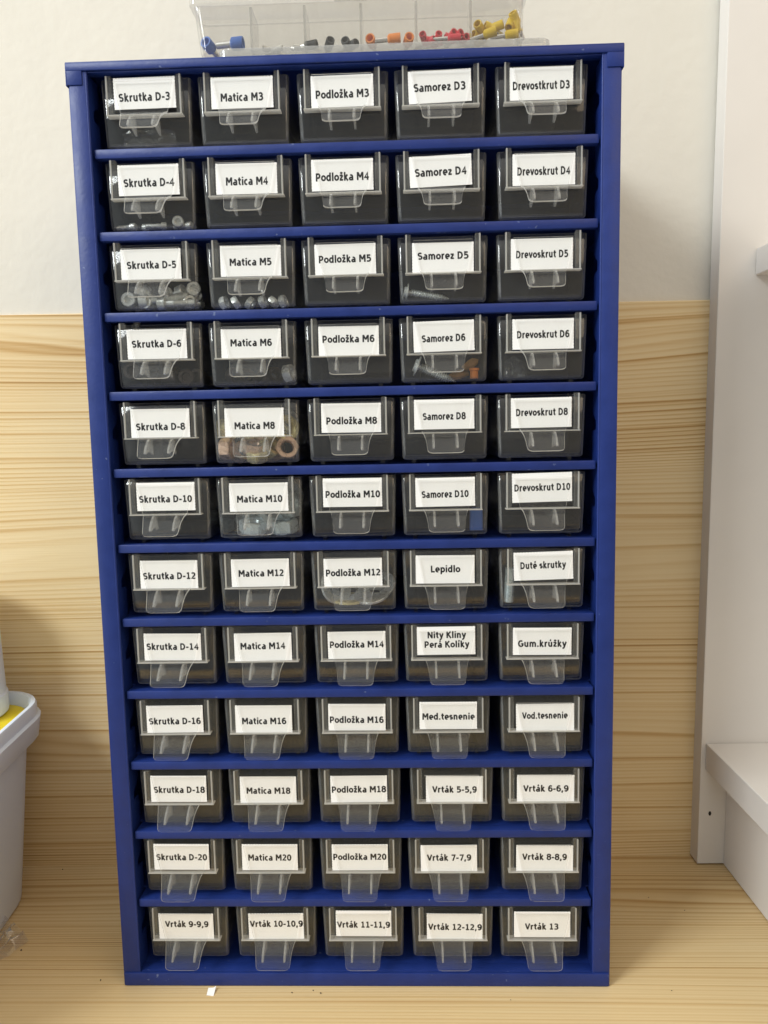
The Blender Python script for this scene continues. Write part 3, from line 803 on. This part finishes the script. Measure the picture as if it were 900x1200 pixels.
for u, y, h, a in ((-9, .036, 5, .4), (3, .042, 5, 1.2), (-15, .047, 6, 2)):
    nut(rel(6, 2, u, y, h), (math.cos(a) * .5, -.3, 1), 0.0155, 0.0075, 'zincblue', 'pale nut lying deeper inside drawer Matica M10', 'deeper nuts in drawer Matica M10', a)

G = 'large washers in drawer Podložka M12'
for u, y, h, ax in ((-12.5, .0190, 11.0, (.70, -.70, .30)), (10, .020, 5.0, (-.15, -.35, 1)), (-4, .021, 2.0, (0, -.08, 1)), (14, .026, 9, (-.3, -.6, .8)), (-6, .030, 6, (.2, -.5, 1))):
    washer(rel(7, 3, u, y, h), ax, 0.0225, 'zinc' if u != -4 else 'brass', 'large flat washer lying in drawer Podložka M12', G)

bm = bmesh.new(); loft(bm, [[(x, y, 0) for x, y in rrect(-.004, .004, -.003, .003, .0015, 3)], [(x * .95, y * .95, .012) for x, y in rrect(-.004, .004, -.003, .003, .0015, 3)], [(x * .6, y * .6, .0135) for x, y in rrect(-.004, .004, -.003, .003, .0015, 3)]])
o = link('blue_cap', bm, MT['f_blue'], None, 40); o.location = rel(6, 4, 19.0, .0165, 0.2)
tag(o, 'small blue plastic cap at the right side of drawer Samorez D10', 'cap')
bm = bmesh.new(); lathe(bm, [(0, 0), (0.003, 0), (0.003, 0.021), (0, 0.021)], 18)
o = link('steel_pin', bm, MT['zincblue'], None, 40); o.location = rel(7, 5, -18.5, .018, 0.3); o.rotation_euler = (0, 0.05, 0)
tag(o, 'bluish steel pin standing at the left side of drawer Duté skrutky', 'pin')

def film(name, loc, size, seed, label, mat='bag', cat='bag'):
    rnd = random.Random(seed)
    bm = bmesh.new(); n = 7
    g = [[bm.verts.new((size[0] * (i / n - .5), rnd.uniform(-1, 1) * size[1] / 2, size[2] * (j / n) * (1 - .25 * abs(i / n - .5) * 2 * (j / n)))) for j in range(n + 1)] for i in range(n + 1)]
    for i in range(n):
        for j in range(n): bm.faces.new((g[i][j], g[i + 1][j], g[i + 1][j + 1], g[i][j + 1]))
    g2 = bmesh.ops.solidify(bm, geom=list(bm.faces), thickness=0.0002)
    o = link(name, bm, MT[mat], None, 60); o.location = loc
    return tag(o, label, cat)
film('plastic_bag', rel(1, 1, -1, .0125, 0.2), (0.030, 0.005, 0.011), 3, 'folded clear bag low inside drawer Skrutka D-3')
film('plastic_bag', rel(4, 5, -15, .014, 0.2), (0.012, 0.005, 0.013), 5, 'small folded clear bag at the left of drawer Drevoskrut D6')

# ------------------------------------------------------------------ ferrule box on top of the cabinet
bx = thing('ferrule_box', 'clear flat plastic box with six compartments standing on the cabinet top', 'box', (0, 0, 0))
X0, X1, Y0, Y1, Z0, Z1 = -0.0815, 0.1012, 0.0125, 0.0345, 0.0, 0.0262
ZB = 0.5612
bx.location = (0, 0, ZB)
bm = bmesh.new()
def rr(z, inset, grow=0.0): return [(x, y, z) for x, y in rrect(X0 + inset - grow, X1 - inset + grow * .3, Y0 + inset, Y1 - inset, 0.0028, 4)]
loft(bm, [rr(0, .0012), rr(.0006, .0003), rr(.0016, 0), rr(Z1, 0, .0028), rr(Z1, .0011, .0028), rr(.0022, .0011)], True, True)
link('body', bm, MT['box'], bx, 40)
for xd in (-0.0518, -0.0214, 0.0104, 0.0415, 0.0721):
    bm = bmesh.new(); box(bm, xd - .0007, xd + .0007, Y0 + .0012, Y1 - .0012, .0023, Z1 - .0008)
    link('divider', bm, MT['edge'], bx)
bm = bmesh.new()
def rl(z, inset): return [(x, y, z) for x, y in rrect(X0 - .0052 + inset, X1 + .0030 - inset, Y0 - .0018 + inset, Y1 + .0018 - inset, 0.004, 5)]
loft(bm, [rl(Z1 + .0002, .0006), rl(Z1 + .0007, 0), rl(Z1 + .0042, 0), rl(Z1 + .0048, .0006)])
link('lid', bm, MT['box'], bx, 40)
bm = bmesh.new(); prism(bm, [(-.004, Z1 - .0012), (.0140, Z1 - .0012), (.0155, Z1 + .0030), (.0135, Z1 + .0062), (-.0010, Z1 + .0062)], Y0 - .0052, Y0 - .0020, 'y')
link('latch', bm, MT['holder'], bx)

lid = thing('loose_lid', 'shallow clear plastic lid lying under the compartment box on the cabinet', 'lid', (0, 0, 0.5543))
bm = bmesh.new()
def rk(z, inset): return [(x, y, z) for x, y in rrect(-.0690 + inset, .1150 - inset, 0.0032 + inset, 0.046 - inset, 0.0042, 5)]
loft(bm, [rk(0, .0008), rk(.0008, 0), rk(.0052, 0), rk(.0060, .0006), rk(.0060, .0016), rk(.0014, .0018)], True, True)
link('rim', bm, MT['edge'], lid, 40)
bm = bmesh.new(); loft(bm, [rk(.0057, .0022), rk(.0066, .0022)])
link('raised_panel', bm, MT['box'], lid, 40)

def ferrule(loc, axis, col, cname, r, label, group, tube=True):
    f = thing('crimp_ferrule', label, 'ferrule', loc, orient(axis), group)
    bm = bmesh.new()
    lathe(bm, [(r * .72, .0), (r * .80, -.0052), (r, -.0056), (r, .0004), (r * .95, .0008), (r * .72, .0008), (r * .66, .0002), (r * .45, -.004), (0, -.004)][2:] , 14)
    rg = lathe(bm, [(r, -.0056), (r * .62, -.0066), (0, -.0066)], 14)
    link('collar', bm, MT[col], f, 40)
    bm = bmesh.new(); lathe(bm, [(0, -.0050), (r * .52, -.0050), (r * .52, -.0150), (r * .38, -.0150), (r * .36, -.0120), (0, -.0120)], 12)
    link('sleeve', bm, MT['tin'], f, 40)
    return f

yb = 0.0185
fz = lambda h: ZB + .0022 + h
ferrule((-0.0790, yb, fz(.0075)), (-.35, -1, .25), 'f_blue', 'blue', .0034, 'blue ferrule with its open collar facing out at the left end of the box', 'blue crimp ferrules')
ferrule((-0.0585, yb + .001, fz(.0070)), (1, -.1, .02), 'f_blue', 'blue', .0036, 'large blue ferrule lying lengthwise in the first compartment', 'blue crimp ferrules')
for x, ax in ((-.046, (-.8, -.4, .1)), (-.036, (1, -.2, .3)), (-.028, (-1, -.3, 0))):
    ferrule((x, yb + .002, fz(.0042)), ax, 'f_white', 'white', .0016, 'small pale ferrule lying in the second compartment', 'pale crimp ferrules')
for x, ax, h in ((-.016, (1, -.3, 0), .0045), (-.0075, (.4, -1, .4), .0062), (.0010, (-.3, -1, .3), .0058), (.0068, (.7, -.7, 0), .0042)):
    ferrule((x, yb, fz(h)), ax, 'f_black', 'black', .0025, 'black ferrule lying in the third compartment', 'black crimp ferrules')
ferrule((.0153, yb - .001, fz(.0060)), (-.2, -1, .1), 'f_orange', 'orange', .0028, 'orange ferrule facing out at the left of the fourth compartment', 'orange crimp ferrules')
ferrule((.0318, yb, fz(.0062)), (1, -.05, .06), 'f_orange', 'orange', .0028, 'orange ferrule lying lengthwise in the fourth compartment', 'orange crimp ferrules')
ferrule((.0376, yb - .001, fz(.0060)), (.2, -1, .15), 'f_orange', 'orange', .0028, 'orange ferrule facing out at the right of the fourth compartment', 'orange crimp ferrules')
for x, h, ax, y in ((.0452, .0076, (-.3, -1, .3), 0), (.0475, .0050, (-1, -.3, 0), .001), (.0512, .0048, (.8, -.6, .1), 0), (.0545, .0085, (.2, -1, .4), .002), (.0585, .0072, (-.9, -.3, .3), .002),
                    (.0630, .0088, (.4, -1, .2), .001), (.0668, .0084, (.6, -.9, .2), .001), (.0660, .0050, (1, -.1, 0), -.001), (.0700, .0056, (.3, -1, 0), 0), (.0560, .0052, (1, -.4, .1), .004)):
    ferrule((x, yb + y, fz(h)), ax, 'f_red', 'red', .0020, 'red ferrule heaped in the fifth compartment', 'red crimp ferrules')
for x, h, ax, y in ((.0765, .0120, (-.5, -1, .2), 0), (.0745, .0080, (-.6, -.7, .2), .003), (.0815, .0125, (-.9, -.4, .3), .003), (.0860, .0078, (1, -.2, .25), -.001), (.0905, .0125, (.9, -.3, .2), .002),
                    (.0985, .0065, (1, -.1, .1), 0), (.0945, .0110, (-.3, -.5, -.8), .002), (.0965, .0175, (-.5, -.6, .7), .001), (.0982, .0150, (-.2, -.3, 1), .003), (.0800, .0055, (.6, -.8, 0), .003)):
    ferrule((x, yb + y, fz(h)), ax, 'f_yellow', 'yellow', .0025, 'yellow ferrule heaped in the sixth compartment', 'yellow crimp ferrules')

# ------------------------------------------------------------------ left side: buckets, bag, scraps
def rbucket(name, parent, w, d, h, r, t, flare, mats):
    bm = bmesh.new()
    def L(z, g): return [(x, y, z) for x, y in rrect(-w + flare * (z / h - 1) - g, 0 + flare * (z / h - 1) * -1 * -1 + g, -d / 2 - g, d / 2 + g, r, 6)]
    loft(bm, [L(0, -.004), L(.002, -.001), L(.005, 0), L(h, 0), L(h, -t), L(.006, -t)], True, True)
    return link(name, bm, mats, parent, 40)

bk = thing('white_bucket', 'white square bucket with rounded corners and wide rim at the left edge', 'bucket', (-0.2445, 0.0, 0.0008), (0, 0, 0.075))
BW, BD, BH, BR, FL = 0.20, 0.240, 0.150, 0.032, 0.011
def bl(z, g, r=BR):
    s = FL * (z / BH - 1)
    return [(x, y, z) for x, y in rrect(-BW - s - g, s + g, -BD / 2 - s * 0 - g + 0.002, BD / 2 + s + g + 0.002, r + g, 7)]
bm = bmesh.new()
loft(bm, [bl(0, -.003), bl(.0012, -.0006), bl(.004, 0), bl(.132, 0), bl(.132, -.0016), bl(.006, -.0016)], True, True)
link('wall', bm, MT['bucket'], bk, 40)
bm = bmesh.new()
loft(bm, [bl(.1240, .0004), bl(.1235, .0070), bl(.1250, .0082), bl(.1400, .0090), bl(.1410, .0065), bl(.1480, .0060), bl(.1500, .0048), bl(.1500, .0022), bl(.1480, .0008), bl(.1320, .0002)], False, False)
link('rim', bm, MT['bucket'], bk, 40)
bm = bmesh.new(); loft(bm, [bl(.1380, -.0006), bl(.1412, -.0006)])
o = link('yellow_insert', bm, MT['yellow_lid'], None, 40)
o.location = bk.location; o.rotation_euler = bk.rotation_euler
tag(o, 'yellow sheet filling the top of the white bucket', 'lid')

bm = bmesh.new()
lathe(bm, [(0, 0), (.0300, 0), (.0318, .0015), (.0322, .004), (.0322, .0150), (.0310, .0165), (.0288, .092), (.0278, .094), (0, .094)], 40)
tub = link('white_tub', bm, MT['bucket'], None, 30); tub.location = (-0.3010, 0.0930, 0.1424)
tag(tub, 'round white tub standing on the yellow sheet inside the white bucket', 'tub')

bm = bmesh.new(); rnd = random.Random(11); n = 12
P0, e1, e2 = Vector((-0.2345, 0.0400, 0.0)), Vector((-0.029, 0.020, 0)).normalized() * 0.030, Vector((-0.011, -0.024, 0)).normalized() * 0.062
g = [[bm.verts.new(P0 + e1 * (i / n) + e2 * (j / n) + Vector((rnd.uniform(-1, 1) * .0011, rnd.uniform(-1, 1) * .0011, .0014 + max(0, .0020 + .0035 * min(i, 6) / 6 + rnd.uniform(-.0025, .0035)) * (i > 0) * 1.0))) for j in range(n + 1)] for i in range(n + 1)]
for i in range(n):
    for j in range(n): bm.faces.new((g[i][j], g[i + 1][j], g[i + 1][j + 1], g[i][j + 1]))
bmesh.ops.solidify(bm, geom=list(bm.faces), thickness=0.00025)
o = link('plastic_bag', bm, MT['bag'], None, 25)
tag(o, 'crumpled clear bag lying on the tabletop beside the white bucket', 'bag')

bm = bmesh.new(); prism(bm, [(-.0024, -.0030), (.0020, -.0034), (.0026, .0030), (.0012, .0018), (-.0020, .0016)], 0.0, 0.0003, 'z')
o = link('paper_scrap', bm, MT['paper']); o.location = (-0.0958, -0.0062, 0.0012); o.rotation_euler = (0.35, 0.1, 0.1)
tag(o, 'tiny torn white paper scrap lying in front of the cabinet', 'scrap')

bm = bmesh.new(); rnd = random.Random(5)
for (x, y, s) in ((-.236, .0322, .0011), (-.2505, .128, .0009), (-.045, -.0065, .0008), (-.032, -.0045, .0007), (-.027, -.007, .0009), (.205, .09, .0006), (.226, .075, .0006), (-.17, .004, .0008), (.19, -.004, .0006), (.09, -.012, .0005)):
    m_ = Matrix.Translation((x, y, s * .45)) @ Matrix.Rotation(rnd.uniform(0, 3), 4, 'Z') @ Matrix.Diagonal((s * .7, s * .5, s * .4, 1))
    bmesh.ops.create_icosphere(bm, subdivisions=1, radius=1.0, matrix=m_)
o = link('crumbs', bm, MT['crumb']); o['kind'] = 'stuff'
o['label'] = 'dark crumbs scattered on the pine tabletop'; o['category'] = 'crumbs'
